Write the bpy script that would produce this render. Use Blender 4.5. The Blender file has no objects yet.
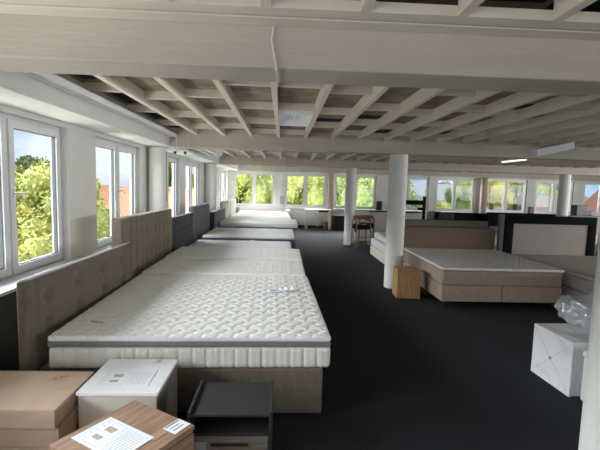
import bpy, bmesh, math, random
from mathutils import Vector, Matrix, Euler, noise
random.seed(7)
C = bpy.context.scene.collection
PI = math.pi
R = math.radians

# ------------------------------------------------------------------ camera
cam_d = bpy.data.cameras.new('camera'); cam = bpy.data.objects.new('camera', cam_d); C.objects.link(cam)
cam_d.lens = 408.0/600.0*36.0; cam_d.sensor_width = 36.0; cam_d.clip_end = 400; cam_d.clip_start = 0.05
AX = ((0.99874795, -0.02397455, 0.04390618), (-0.04144197, 0.09507276, 0.99460733), (0.02801955, 0.99518159, -0.09396017))
right = Vector((AX[0][0], AX[1][0], AX[2][0])); upv = Vector((AX[0][1], AX[1][1], AX[2][1])); fw = Vector((AX[0][2], AX[1][2], AX[2][2]))
mw = Matrix((( right.x, upv.x, -fw.x, 0), (right.y, upv.y, -fw.y, 0), (right.z, upv.z, -fw.z, 1.78), (0, 0, 0, 1)))
cam.matrix_world = mw
bpy.context.scene.camera = cam

# ------------------------------------------------------------------ view
vs = bpy.context.scene.view_settings
vs.view_transform = 'Standard'; vs.look = 'None'; vs.gamma = 1.0; vs.use_curve_mapping = False
vs.exposure = 0.45

# ------------------------------------------------------------------ world: bright broken cloud
w = bpy.data.worlds.new('overcast_sky'); bpy.context.scene.world = w; w.use_nodes = True
nt = w.node_tree; nt.nodes.clear()
tc = nt.nodes.new('ShaderNodeTexCoord'); mp = nt.nodes.new('ShaderNodeMapping'); mp.inputs['Scale'].default_value = (2.2, 2.2, 7.0)
nz = nt.nodes.new('ShaderNodeTexNoise'); nz.inputs['Scale'].default_value = 1.3; nz.inputs['Detail'].default_value = 6
cr = nt.nodes.new('ShaderNodeValToRGB')
cr.color_ramp.elements[0].position = 0.45; cr.color_ramp.elements[0].color = (0.36, 0.52, 0.78, 1)
cr.color_ramp.elements[1].position = 0.62; cr.color_ramp.elements[1].color = (0.88, 0.91, 0.96, 1)
bg = nt.nodes.new('ShaderNodeBackground'); bg.inputs['Strength'].default_value = 0.88
ow = nt.nodes.new('ShaderNodeOutputWorld')
nt.links.new(tc.outputs['Generated'], mp.inputs['Vector']); nt.links.new(mp.outputs['Vector'], nz.inputs['Vector'])
nt.links.new(nz.outputs['Fac'], cr.inputs['Fac']); nt.links.new(cr.outputs['Color'], bg.inputs['Color']); nt.links.new(bg.outputs['Background'], ow.inputs['Surface'])

def area(name, loc, target, sx, sy, power, col=(1, 1, 1)):
    l = bpy.data.lights.new(name, 'AREA'); l.shape = 'RECTANGLE'; l.size = sx; l.size_y = sy; l.energy = power; l.color = col
    o = bpy.data.objects.new(name, l); C.objects.link(o); o.location = loc
    d = (Vector(target) - Vector(loc)).normalized()
    o.rotation_euler = d.to_track_quat('-Z', 'Y').to_euler()
    return o
def strip(name, axis, loc, target, length, height, power, col):
    """a long area light whose long side runs along world axis"""
    l = bpy.data.lights.new(name, 'AREA'); l.shape = 'RECTANGLE'; l.size = length; l.size_y = height; l.energy = power; l.color = col
    o = bpy.data.objects.new(name, l); C.objects.link(o)
    z = -(Vector(target) - Vector(loc)).normalized()
    x = Vector(axis).normalized(); x = (x - x.dot(z)*z).normalized(); y = z.cross(x)
    m = Matrix((x, y, z)).transposed().to_4x4(); m.translation = Vector(loc); o.matrix_world = m
    return o
DAY = (0.975, 0.985, 1.0)
# added strip lamps that strengthen the daylight the sky alone gives the room
strip('fill_left_sky', (0, 1, 0), (-9.0, 8.0, 4.95), (-1.0, 8.0, 1.9), 26, 2.6, 4600, DAY)  # unseen lamp outside, above the sightlines, added to brighten the room
strip('fill_far_sky', (1, 0, 0), (7.0, 23.2, 4.4), (7.0, 14.0, 1.3), 21, 2.4, 5400, DAY)  # unseen lamp added beyond the far wall to reach deep inside
strip('fill_left_ground', (0, 1, 0), (-5.4, 8.0, -0.9), (-1.2, 8.0, 2.3), 22, 1.8, 900, (1.0, 0.96, 0.88))  # unseen lamp below sill level, added to light the ceiling
strip('fill_rear_window', (1, 0, 0), (3.5, -2.25, 1.62), (3.5, 3.0, 1.7), 11.5, 1.3, 56, DAY)  # added fill lamp just inside the openings behind the viewer
strip('fill_near_left_window', (0, 1, 0), (-2.30, 0.2, 1.62), (4.0, 1.6, 1.95), 4.2, 1.3, 22, DAY)  # added fill lamp inside the left wall, brightens ribs and foreground
strip('fill_far_ground', (1, 0, 0), (7.0, 21.0, -1.0), (7.0, 16.6, 2.4), 18, 1.8, 900, (1.0, 0.97, 0.88))  # unseen lamp added low outside, lights the far ceiling from below
strip('fill_right_window', (0, 1, 0), (15.5, 6.0, 1.62), (9.0, 6.0, 1.5), 14, 1.3, 600, DAY)  # added fill lamp inside the right wall, out of view

sun = bpy.data.lights.new('hazy_sun', 'SUN'); sun.energy = 2.2; sun.angle = R(8); sun.color = (1.0, 0.96, 0.88)
so_ = bpy.data.objects.new('hazy_sun', sun); C.objects.link(so_); so_.rotation_euler = Vector((-0.45, 0.62, -0.78)).to_track_quat('-Z', 'Y').to_euler()

# ------------------------------------------------------------------ materials
MATS = {}
def mat(name, col, rough=0.6, metal=0.0, var=0.0, vscale=8.0, bump=0.0, bscale=60.0, spec=0.5, col2=None, stretch=None, sheen=0.0, emit=None, coat=0.0):
    if name in MATS: return MATS[name]
    m = bpy.data.materials.new(name); m.use_nodes = True; n = m.node_tree; b = n.nodes['Principled BSDF']
    b.inputs['Base Color'].default_value = (*col, 1); b.inputs['Roughness'].default_value = rough; b.inputs['Metallic'].default_value = metal
    b.inputs['Specular IOR Level'].default_value = spec
    if sheen: b.inputs['Sheen Weight'].default_value = sheen
    if coat: b.inputs['Coat Weight'].default_value = coat; b.inputs['Coat Roughness'].default_value = 0.1
    t = n.nodes.new('ShaderNodeTexCoord'); src = t.outputs['Object']
    if stretch:
        mpn = n.nodes.new('ShaderNodeMapping'); mpn.inputs['Scale'].default_value = stretch
        n.links.new(src, mpn.inputs['Vector']); src = mpn.outputs['Vector']
    if var or col2:
        z = n.nodes.new('ShaderNodeTexNoise'); z.inputs['Scale'].default_value = vscale; z.inputs['Detail'].default_value = 5
        n.links.new(src, z.inputs['Vector'])
        r = n.nodes.new('ShaderNodeValToRGB')
        c2 = col2 if col2 else tuple(max(0, c*(1-var)) for c in col)
        c1 = col if col2 else tuple(min(1, c*(1+var)) for c in col)
        r.color_ramp.elements[0].position = 0.35; r.color_ramp.elements[0].color = (*c2, 1)
        r.color_ramp.elements[1].position = 0.65; r.color_ramp.elements[1].color = (*c1, 1)
        n.links.new(z.outputs['Fac'], r.inputs['Fac']); n.links.new(r.outputs['Color'], b.inputs['Base Color'])
    if bump:
        z2 = n.nodes.new('ShaderNodeTexNoise'); z2.inputs['Scale'].default_value = bscale; z2.inputs['Detail'].default_value = 3
        n.links.new(src, z2.inputs['Vector'])
        bp = n.nodes.new('ShaderNodeBump'); bp.inputs['Strength'].default_value = bump; bp.inputs['Distance'].default_value = 0.01
        n.links.new(z2.outputs['Fac'], bp.inputs['Height']); n.links.new(bp.outputs['Normal'], b.inputs['Normal'])
    if emit:
        b.inputs['Emission Color'].default_value = (*emit[0], 1); b.inputs['Emission Strength'].default_value = emit[1]
    MATS[name] = m; return m

M_ceil = mat('painted_ceiling_timber', (0.77, 0.70, 0.61), 0.75, var=0.04, vscale=3, bump=0.15, bscale=30)
M_beam = mat('painted_concrete_beam', (0.50, 0.45, 0.39), 0.75, var=0.05, vscale=2.0, bump=0.35, bscale=14, stretch=(0.6, 2, 4))
M_deck = mat('brown_deck_board', (0.36, 0.29, 0.22), 0.9, col2=(0.20, 0.155, 0.115), vscale=5, bump=0.4, bscale=40)
M_black = mat('opening_dark', (0.006, 0.006, 0.006), 0.9)
M_wall = mat('white_wall_paint', (0.72, 0.71, 0.69), 0.7, var=0.03, vscale=1.5, bump=0.08, bscale=60)
M_col = mat('white_column_paint', (0.76, 0.75, 0.72), 0.6, var=0.04, vscale=3, bump=0.25, bscale=18)
M_tancol = mat('tan_wrapped_column', (0.44, 0.35, 0.28), 0.7, var=0.1, vscale=6)
M_floor = mat('charcoal_carpet', (0.024, 0.025, 0.029), 0.92, col2=(0.013, 0.014, 0.017), vscale=90, bump=0.5, bscale=260, spec=0.25)
M_frame = mat('white_window_plastic', (0.74, 0.75, 0.76), 0.3, var=0.02, vscale=4)
M_gasket = mat('grey_window_gasket', (0.12, 0.125, 0.13), 0.5)
M_sill = mat('white_sill_stone', (0.70, 0.72, 0.74), 0.35, var=0.05, vscale=10)
M_metal = mat('brushed_metal', (0.55, 0.55, 0.56), 0.3, metal=1.0, var=0.05)
M_dark = mat('black_plastic', (0.012, 0.012, 0.013), 0.35, var=0.1, vscale=20)
M_rad = mat('white_radiator_enamel', (0.62, 0.61, 0.58), 0.4, var=0.03)
M_taupe = mat('taupe_upholstery', (0.125, 0.101, 0.075), 0.9, var=0.13, vscale=26, bump=0.35, bscale=320, sheen=0.25)
M_taupe2 = mat('light_taupe_upholstery', (0.185, 0.15, 0.112), 0.9, var=0.12, vscale=26, bump=0.35, bscale=320, sheen=0.25)
M_slate = mat('dark_slate_upholstery', (0.045, 0.050, 0.062), 0.9, var=0.15, vscale=30, bump=0.3, bscale=300, sheen=0.3)
M_grey = mat('blue_grey_upholstery', (0.095, 0.10, 0.112), 0.9, var=0.1, vscale=30, bump=0.3, bscale=300, sheen=0.2)
M_greydk = mat('anthracite_upholstery', (0.03, 0.033, 0.04), 0.85, var=0.1, vscale=30, bump=0.3, bscale=300)
M_brown = mat('brown_beige_upholstery', (0.36, 0.265, 0.20), 0.85, var=0.08, vscale=18, bump=0.3, bscale=280, sheen=0.15)
M_brownd = mat('dull_brown_headboard_fabric', (0.23, 0.165, 0.125), 0.85, var=0.06, vscale=18, bump=0.3, bscale=280)
M_greige = mat('greige_upholstery', (0.44, 0.40, 0.35), 0.9, var=0.08, vscale=18, bump=0.25, bscale=280)
M_beige = mat('beige_upholstery', (0.60, 0.55, 0.48), 0.9, var=0.07, vscale=18, bump=0.25, bscale=280)
M_mat = mat('white_quilted_ticking', (0.78, 0.775, 0.75), 0.85, var=0.03, vscale=30, bump=0.25, bscale=220)
M_matside = mat('cream_knit_side', (0.70, 0.68, 0.62), 0.9, var=0.06, vscale=120, bump=0.6, bscale=160)
M_band = mat('grey_border_band', (0.17, 0.17, 0.175), 0.8, var=0.1, vscale=60, bump=0.2, bscale=200)
M_lilac = mat('pale_smooth_ticking', (0.72, 0.70, 0.72), 0.7, var=0.03, vscale=10, bump=0.1, bscale=50)
M_topper = mat('pale_topper_ticking', (0.86, 0.84, 0.79), 0.5, var=0.04, vscale=12, bump=0.25, bscale=120)
M_card = mat('brown_cardboard', (0.44, 0.32, 0.235), 0.85, var=0.06, vscale=5, bump=0.1, bscale=30, stretch=(1, 1, 4))
M_oak = mat('light_oak_veneer', (0.46, 0.265, 0.12), 0.5, col2=(0.33, 0.18, 0.078), vscale=5, stretch=(12, 12, 1.0), bump=0.05)
M_walnut = mat('brown_walnut_veneer', (0.36, 0.225, 0.15), 0.5, col2=(0.23, 0.135, 0.088), vscale=3.5, stretch=(14, 1.2, 14), bump=0.05)
M_greyoak = mat('grey_brown_oak_front', (0.19, 0.155, 0.125), 0.6, col2=(0.12, 0.095, 0.078), vscale=4, stretch=(1.2, 10, 16), bump=0.1)
M_blackwood = mat('matt_black_laminate', (0.013, 0.0135, 0.014), 0.75, var=0.06, vscale=8)
M_gloss = mat('white_lacquer', (0.80, 0.81, 0.82), 0.35, var=0.01, vscale=4)
M_cream = mat('cream_laminate', (0.60, 0.565, 0.50), 0.4, var=0.02, vscale=4)
M_paper = mat('white_paper', (0.80, 0.82, 0.86), 0.7, var=0.02, vscale=9)
M_ink = mat('grey_printing', (0.42, 0.46, 0.58), 0.8, var=0.1, vscale=50)
M_photo = mat('printed_picture_beige', (0.42, 0.38, 0.32), 0.7, var=0.2, vscale=60)
M_tape = mat('glossy_packing_tape', (0.42, 0.30, 0.21), 0.15, var=0.05)
M_redp = mat('red_printing', (0.45, 0.13, 0.09), 0.8, var=0.1)
M_chairwood = mat('brown_chair_wood', (0.22, 0.105, 0.045), 0.45, col2=(0.14, 0.065, 0.028), vscale=8, stretch=(8, 8, 1))
M_chrome = mat('chrome_metal', (0.75, 0.75, 0.76), 0.15, metal=1.0, var=0.02)
M_gold = mat('gold_trim', (0.55, 0.42, 0.22), 0.35, metal=0.8, var=0.05)
M_lampw = mat('white_lamp_housing', (0.78, 0.80, 0.80), 0.3, var=0.02)
M_tube_on = mat('lit_fluorescent_tube', (1, 1, 1), 0.4, emit=((1.0, 0.97, 0.9), 0.9))
M_tube = mat('unlit_fluorescent_tube', (0.82, 0.84, 0.84), 0.2)
M_rail = mat('white_rail_aluminium', (0.88, 0.89, 0.90), 0.3, var=0.02)
M_cable = mat('painted_cable', (0.60, 0.58, 0.54), 0.6, var=0.03)
M_glossblk = mat('glossy_black_vinyl', (0.0045, 0.0045, 0.005), 0.7, spec=0.12, var=0.1, vscale=12, bump=0.2, bscale=20)

def m_glass():
    m = bpy.data.materials.new('window_glass'); m.use_nodes = True; n = m.node_tree; n.nodes.clear()
    o = n.nodes.new('ShaderNodeOutputMaterial'); t = n.nodes.new('ShaderNodeBsdfTransparent'); t.inputs[0].default_value = (0.94, 0.96, 0.96, 1)
    g = n.nodes.new('ShaderNodeBsdfGlossy'); g.inputs['Roughness'].default_value = 0.02
    mx = n.nodes.new('ShaderNodeMixShader'); mx.inputs[0].default_value = 0.012
    n.links.new(t.outputs[0], mx.inputs[1]); n.links.new(g.outputs[0], mx.inputs[2]); n.links.new(mx.outputs[0], o.inputs[0])
    return m
M_glass = m_glass()
def m_plastic(nm, tr):
    m = bpy.data.materials.new(nm); m.use_nodes = True; n = m.node_tree; n.nodes.clear()
    o = n.nodes.new('ShaderNodeOutputMaterial'); t = n.nodes.new('ShaderNodeBsdfTransparent'); t.inputs[0].default_value = (0.93, 0.94, 0.95, 1)
    g = n.nodes.new('ShaderNodeBsdfGlossy'); g.inputs['Roughness'].default_value = 0.12
    d = n.nodes.new('ShaderNodeBsdfDiffuse'); d.inputs[0].default_value = (0.75, 0.77, 0.79, 1)
    m1 = n.nodes.new('ShaderNodeMixShader'); m1.inputs[0].default_value = 0.35
    m2 = n.nodes.new('ShaderNodeMixShader'); m2.inputs[0].default_value = tr
    n.links.new(d.outputs[0], m1.inputs[1]); n.links.new(g.outputs[0], m1.inputs[2])
    n.links.new(m1.outputs[0], m2.inputs[1]); n.links.new(t.outputs[0], m2.inputs[2]); n.links.new(m2.outputs[0], o.inputs[0])
    return m
M_film = m_plastic('clear_plastic_film', 0.93); M_bag = m_plastic('milky_plastic_bag', 0.30)
def m_marble():
    m = mat('white_marble_laminate', (0.80, 0.81, 0.82), 0.25); n = m.node_tree; b = n.nodes['Principled BSDF']
    t = n.nodes.new('ShaderNodeTexCoord'); mp_ = n.nodes.new('ShaderNodeMapping'); mp_.inputs['Rotation'].default_value = (0.7, 0.3, 0.4)
    wv = n.nodes.new('ShaderNodeTexWave'); wv.inputs['Scale'].default_value = 1.4; wv.inputs['Distortion'].default_value = 9; wv.inputs['Detail'].default_value = 4; wv.inputs['Detail Scale'].default_value = 1.2
    r = n.nodes.new('ShaderNodeValToRGB'); r.color_ramp.elements[0].position = 0.0; r.color_ramp.elements[0].color = (0.72, 0.73, 0.75, 1)
    r.color_ramp.elements[1].position = 0.10; r.color_ramp.elements[1].color = (0.80, 0.81, 0.82, 1)
    n.links.new(t.outputs['Object'], mp_.inputs['Vector']); n.links.new(mp_.outputs['Vector'], wv.inputs['Vector']); n.links.new(wv.outputs['Fac'], r.inputs['Fac']); n.links.new(r.outputs['Color'], b.inputs['Base Color'])
    return m
M_marble = m_marble()
def m_tiles(name, c1, c2, sc):
    m = mat(name, c1, 0.8); n = m.node_tree; b = n.nodes['Principled BSDF']
    t = n.nodes.new('ShaderNodeTexCoord'); br = n.nodes.new('ShaderNodeTexBrick')
    br.inputs['Color1'].default_value = (*c1, 1); br.inputs['Color2'].default_value = (*tuple(c*0.8 for c in c1), 1); br.inputs['Mortar'].default_value = (*c2, 1)
    br.inputs['Scale'].default_value = sc; br.inputs['Mortar Size'].default_value = 0.03
    mp_ = n.nodes.new('ShaderNodeMapping'); mp_.inputs['Rotation'].default_value = (PI/2, 0, 0)
    n.links.new(t.outputs['Object'], mp_.inputs['Vector']); n.links.new(mp_.outputs['Vector'], br.inputs['Vector']); n.links.new(br.outputs['Color'], b.inputs['Base Color'])
    return m
M_tiles = m_tiles('orange_roof_tiles', (0.52, 0.175, 0.085), (0.40, 0.27, 0.21), 2.2)
M_house = mat('pale_house_render', (0.52, 0.50, 0.47), 0.85, var=0.04)
M_housew = mat('dark_house_pane', (0.05, 0.06, 0.07), 0.2)
M_leafA = mat('green_yellow_leaves', (0.42, 0.50, 0.15), 0.7, col2=(0.64, 0.62, 0.20), vscale=0.9)
M_leafB = mat('fresh_green_leaves', (0.34, 0.46, 0.16), 0.7, col2=(0.52, 0.58, 0.22), vscale=0.9)
M_leafC = mat('golden_leaves', (0.58, 0.50, 0.05), 0.7, col2=(0.42, 0.42, 0.09), vscale=0.9)
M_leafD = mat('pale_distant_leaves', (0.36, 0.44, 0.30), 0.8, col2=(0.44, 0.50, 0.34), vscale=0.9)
for _m in (M_leafA, M_leafB, M_leafC, M_leafD):
    _b = _m.node_tree.nodes['Principled BSDF']; _b.inputs['Transmission Weight'].default_value = 0.0
M_leafE = mat('dull_autumn_leaves', (0.16, 0.20, 0.05), 0.75, col2=(0.31, 0.29, 0.055), vscale=1.2)
M_leafF = mat('grey_green_leaves', (0.12, 0.17, 0.08), 0.75, col2=(0.19, 0.23, 0.10), vscale=1.2)
M_bark = mat('tree_bark', (0.12, 0.09, 0.06), 0.9, var=0.2, vscale=6, bump=0.5, bscale=20)
M_grass = mat('lawn_ground', (0.13, 0.19, 0.06), 0.9, col2=(0.20, 0.22, 0.09), vscale=0.4)

# ------------------------------------------------------------------ mesh helpers
class MB:
    def __init__(s): s.v = []; s.f = []
    def add(s, vs_, fs_):
        b = len(s.v); s.v += [tuple(p) for p in vs_]; s.f += [tuple(i+b for i in f) for f in fs_]; return s
    def box(s, x0, x1, y0, y1, z0, z1):
        return s.add([(x0,y0,z0),(x1,y0,z0),(x1,y1,z0),(x0,y1,z0),(x0,y0,z1),(x1,y0,z1),(x1,y1,z1),(x0,y1,z1)],
                     [(0,3,2,1),(4,5,6,7),(0,1,5,4),(1,2,6,5),(2,3,7,6),(3,0,4,7)])
    def cyl(s, p0, p1, r0, r1=None, n=16, caps=True):
        r1 = r0 if r1 is None else r1
        p0 = Vector(p0); p1 = Vector(p1); d = (p1-p0).normalized()
        a = Vector((0,0,1)) if abs(d.z) < 0.9 else Vector((1,0,0)); u = d.cross(a).normalized(); v = d.cross(u)
        vs_ = []
        for (p, r) in ((p0, r0), (p1, r1)):
            for k in range(n): t = 2*PI*k/n; vs_.append(p + u*math.cos(t)*r + v*math.sin(t)*r)
        fs_ = [(k, (k+1) % n, n+(k+1) % n, n+k) for k in range(n)]
        if caps: fs_ += [tuple(range(n-1, -1, -1)), tuple(range(n, 2*n))]
        return s.add(vs_, fs_)
    def tube(s, pts, r, n=8):
        pts = [Vector(p) for p in pts]; rings = []
        for i, p in enumerate(pts):
            d = (pts[min(i+1, len(pts)-1)] - pts[max(i-1, 0)]).normalized()
            a = Vector((0,0,1)) if abs(d.z) < 0.9 else Vector((1,0,0)); u = d.cross(a).normalized(); v = d.cross(u)
            rings.append([p + u*math.cos(2*PI*k/n)*r + v*math.sin(2*PI*k/n)*r for k in range(n)])
        vs_ = [q for rg in rings for q in rg]; fs_ = []
        for i in range(len(pts)-1):
            for k in range(n): fs_.append((i*n+k, i*n+(k+1) % n, (i+1)*n+(k+1) % n, (i+1)*n+k))
        fs_ += [tuple(range(n-1, -1, -1)), tuple(range((len(pts)-1)*n, len(pts)*n))]
        return s.add(vs_, fs_)
    def rbox(s, x0, x1, y0, y1, z0, z1, r=0.01, cell=None, disp=None, rs=2):
        """box with rounded edges on a dense grid; disp(p, n) moves a point along its normal"""
        lo = (x0, y0, z0); hi = (x1, y1, z1); L = []
        for a in range(3):
            d = hi[a]-lo[a]; rr = min(r, d/2*0.999)
            c = [lo[a] + rr*(1-math.cos(PI/2*k/rs)) for k in range(rs)]
            n = 1 if cell is None else max(1, int(round((d-2*rr)/cell)))
            c += [lo[a]+rr + (d-2*rr)*k/n for k in range(n+1)]
            c += [hi[a] - rr*(1-math.cos(PI/2*k/rs)) for k in range(rs-1, -1, -1)]
            L.append(c)
        key = {}; vs_ = []; fs_ = []
        inner = [(lo[a]+min(r, (hi[a]-lo[a])/2*0.999), hi[a]-min(r, (hi[a]-lo[a])/2*0.999)) for a in range(3)]
        def vid(p):
            k = (round(p[0], 6), round(p[1], 6), round(p[2], 6))
            if k in key: return key[k]
            q = Vector(tuple(min(max(p[a], inner[a][0]), inner[a][1]) for a in range(3)))
            d = Vector(p) - q; nrm = d.normalized() if d.length > 1e-9 else Vector((0,0,1))
            out = q + nrm*r
            # thin boxes keep their faces
            out = Vector(tuple(min(max(out[a], lo[a]), hi[a]) for a in range(3)))
            if disp: out = out + nrm*disp(out, nrm)
            key[k] = len(vs_); vs_.append(out); return key[k]
        for a in range(3):
            b, c = (a+1) % 3, (a+2) % 3
            for side in (0, 1):
                A = lo[a] if side == 0 else hi[a]
                for i in range(len(L[b])-1):
                    for j in range(len(L[c])-1):
                        qs = []
                        for (ii, jj) in ((i, j), (i+1, j), (i+1, j+1), (i, j+1)):
                            p = [0, 0, 0]; p[a] = A; p[b] = L[b][ii]; p[c] = L[c][jj]; qs.append(vid(p))
                        if side == 0: qs.reverse()
                        if len(set(qs)) == 4: fs_.append(tuple(qs))
        return s.add(vs_, fs_)
    def xform(s, M):
        s.v = [tuple(M @ Vector(p)) for p in s.v]; return s
    def build(s, name, m, parent=None, smooth=False, M=None):
        me = bpy.data.meshes.new(name)
        vv = s.v if M is None else [tuple(M @ Vector(p)) for p in s.v]
        me.from_pydata(vv, [], s.f); me.update()
        if smooth:
            me.shade_smooth()
            me.set_sharp_from_angle(angle=R(45))
        me.materials.append(m)
        o = bpy.data.objects.new(name, me); C.objects.link(o)
        if parent is not None: o.parent = parent
        return o
def tag(o, label, cat, group=None, kind=None):
    o['label'] = label; o['category'] = cat
    if group: o['group'] = group
    if kind: o['kind'] = kind
    return o
def struct(o, label=None, cat=None):
    o['kind'] = 'structure'
    if label: o['label'] = label
    if cat: o['category'] = cat
    return o
def empty(name, loc, rz=0, label=None, cat=None, group=None):
    o = bpy.data.objects.new(name, None); C.objects.link(o); o.location = loc; o.rotation_euler = (0, 0, rz); o.empty_display_size = 0.1
    if label: tag(o, label, cat, group)
    return o
def copy_tree(o, parent=None):
    c = o.copy(); C.objects.link(c)
    if parent is not None: c.parent = parent
    for ch in list(o.children): copy_tree(ch, c)
    return c

# ------------------------------------------------------------------ the room shell
XL, XR, YN, YF = -2.4, 15.7, -2.4, 18.0
ZS, ZW, ZSOF, ZR, ZD = 0.86, 2.35, 2.40, 2.60, 2.72
floor = struct(MB().box(XL-0.3, XR+0.3, YN-0.3, YF+0.3, -0.25, 0.0).build('floor', M_floor), 'charcoal carpet across the whole showroom', 'floor')
ceil = struct(MB().box(XL-0.3, XR+0.3, YN-0.3, YF+0.3, ZD, ZD+0.2).build('ceiling', M_deck), 'brown board deck above the open white ceiling grid', 'ceiling')

def wall(name, axis, front, back, a0, a1, openings, label):
    m = MB(); lo, hi = min(front, back), max(front, back)
    def bx(p0, p1, z0, z1):
        if axis == 'y': m.box(lo, hi, p0, p1, z0, z1)
        else: m.box(p0, p1, lo, hi, z0, z1)
    bx(a0, a1, 0.0, ZS-0.02)
    bx(a0, a1, ZW, ZD)
    c = a0
    for (p0, p1) in openings:
        bx(c, p0, ZS-0.02, ZW); c = p1
    bx(c, a1, ZS-0.02, ZW)
    return struct(m.build(name, M_wall), label, 'wall')
LEFT = [(-1.9, 0.0), (0.55, 2.35), (2.90, 4.70), (5.38, 7.04), (7.78, 9.65), (10.2, 12.05), (13.3, 15.1), (15.7, 17.5)]
FAR = [(-2.20, -0.34), (0.07, 1.93), (2.25, 4.14), (4.62, 6.5), (6.8, 8.6), (9.1, 11.0), (11.4, 13.18), (13.62, 15.4)]
NEAR = [(-1.6, 0.2), (0.6, 2.4), (3.0, 4.8), (5.2, 7.0), (7.4, 9.2), (10.0, 11.8), (12.2, 14.0)]
RIGHT = [(-1.6, 0.2), (0.6, 2.3), (3.0, 4.8), (5.3, 7.0), (7.8, 9.6), (10.2, 12.0), (13.3, 15.1), (15.6, 17.4)]
wall('wall_left', 'y', XL, XL-0.17, YN-0.3, YF+0.3, LEFT, 'white left wall of piers between the windows')
wall('wall_far', 'x', YF, YF+0.17, XL, XR, FAR, 'white far wall of piers between the windows')
wall('wall_near', 'x', YN, YN-0.28, XL, XR, NEAR, 'white wall behind the viewer')
wall('wall_right', 'y', XR, XR+0.28, YN-0.3, YF+0.3, RIGHT, 'white right wall')

wn = [0]
def window(axis, plane, sgn, p0, p1, handle=True):
    """plane: room-side face of the frame; sgn: direction towards outside along the other axis"""
    wn[0] += 1
    def bx(m, a0, a1, d0, d1, z0, z1):
        e0, e1 = plane+sgn*d0, plane+sgn*d1; lo, hi = min(e0, e1), max(e0, e1)
        if axis == 'y': m.box(lo, hi, a0, a1, z0, z1)
        else: m.box(a0, a1, lo, hi, z0, z1)
    fr = MB(); t = 0.055
    bx(fr, p0, p0+t, 0, 0.08, ZS, ZW); bx(fr, p1-t, p1, 0, 0.08, ZS, ZW)
    bx(fr, p0+t, p1-t, 0, 0.08, ZW-t, ZW); bx(fr, p0+t, p1-t, 0, 0.08, ZS, ZS+t)
    mid = (p0+p1)/2; bx(fr, mid-0.03, mid+0.03, 0, 0.08, ZS+t, ZW-t)
    f = struct(fr.build('window_%d' % wn[0], M_frame), 'white framed double casement window', 'window')
    for (a, b, hs) in ((p0+t-0.015, mid-0.015, 1), (mid+0.015, p1-t+0.015, 0)):
        s = MB(); q = 0.07; z0, z1 = ZS+t-0.015, ZW-t+0.015
        bx(s, a, a+q, -0.022, 0.05, z0, z1); bx(s, b-q, b, -0.022, 0.05, z0, z1)
        bx(s, a+q, b-q, -0.022, 0.05, z0, z0+q); bx(s, a+q, b-q, -0.022, 0.05, z1-q, z1)
        so = s.build('sash', M_frame, f)
        gk = MB(); g = 0.008
        bx(gk, a+q-0.001, a+q+g, -0.004, 0.03, z0+q, z1-q); bx(gk, b-q-g, b-q+0.001, -0.004, 0.03, z0+q, z1-q)
        bx(gk, a+q, b-q, -0.004, 0.03, z0+q-0.001, z0+q+g); bx(gk, a+q, b-q, -0.004, 0.03, z1-q-g, z1-q+0.001)
        gk.build('gasket', M_gasket, so)
        gl = MB(); bx(gl, a+q, b-q, 0.012, 0.020, z0+q, z1-q); gl.build('glass', M_glass, so)
        if handle and hs == 0:
            h = MB(); ha = a+q/2; zc = 1.64
            bx(h, ha-0.014, ha+0.014, -0.034, -0.022, zc-0.035, zc+0.035)
            bx(h, ha-0.009, ha+0.009, -0.066, -0.034, zc-0.009, zc+0.009)
            bx(h, ha-0.009, ha+0.095, -0.078, -0.062, zc-0.009, zc+0.009)
            bx(h, ha+0.078, ha+0.096, -0.078, -0.062, zc-0.05, zc-0.009)
            h.build('handle', M_frame, so)
    return f
for (a, b) in LEFT: window('y', XL-0.085, -1, a, b)
for (a, b) in FAR: window('x', YF+0.085, 1, a, b)
for (a, b) in NEAR: window('x', YN-0.085, -1, a, b)
for (a, b) in RIGHT: window('y', XR+0.085, 1, a, b)

# sills
struct(MB().rbox(XL-0.08, XL+0.20, YN, YF, ZS-0.015, ZS+0.015, 0.006).build('trim_sill_left', M_sill), 'white stone sill under the left windows', 'sill')
struct(MB().rbox(XL+0.21, XR, YF-0.10, YF+0.08, ZS-0.06, ZS-0.03, 0.006).build('trim_sill_far', M_sill), 'white sill under the far windows', 'sill')
struct(MB().box(XL+0.001, XL+0.02, YN, YF, 0.0, ZS-0.02).build('trim_shaded_parapet_left', mat('parapet_shadow_grey', (0.10, 0.105, 0.11), 0.6, var=0.08, vscale=6)), 'parapet below the left sill with its shadow painted in dark grey', 'panel')  # sheet over the parapet; its dark grey paints the shadow below the sill
struct(MB().box(XL, XR, YF-0.015, YF-0.001, 0, 0.07).build('baseboard_far', M_dark))

# left soffit beam, cross beams
struct(MB().rbox(XL, -1.94, YN, YF, ZSOF, ZD, 0.012, rs=2).build('trim_edge_beam_left', M_wall), 'white boxed edge beam above the left windows', 'beam')
struct(MB().rbox(XR-0.46, XR, YN, YF, ZSOF, ZD, 0.012, rs=2).build('trim_edge_beam_right', M_wall))
BEAMS = [(-2.4, -2.05), (2.2, 2.5), (7.1, 7.4), (12.55, 12.85), (17.72, 18.0)]
for i, (a, b) in enumerate(BEAMS):
    o = MB().rbox(-1.94, XR-0.46, a, b, ZSOF-0.01, ZD, 0.012, rs=2).build('trim_ceiling_beam_%d' % (i+1), M_beam)
    struct(o, 'painted cross beam under the ceiling', 'beam')
# timber flange strips in front of the near beam with the conduit in the groove
for k, (a, b) in enumerate(((1.975, 2.065), (2.095, 2.199))):
    struct(MB().rbox(-1.94, XR-0.46, a, b, ZR, ZR+0.05, 0.004).build('trim_flange_%d' % (k+1), M_ceil))

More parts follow.
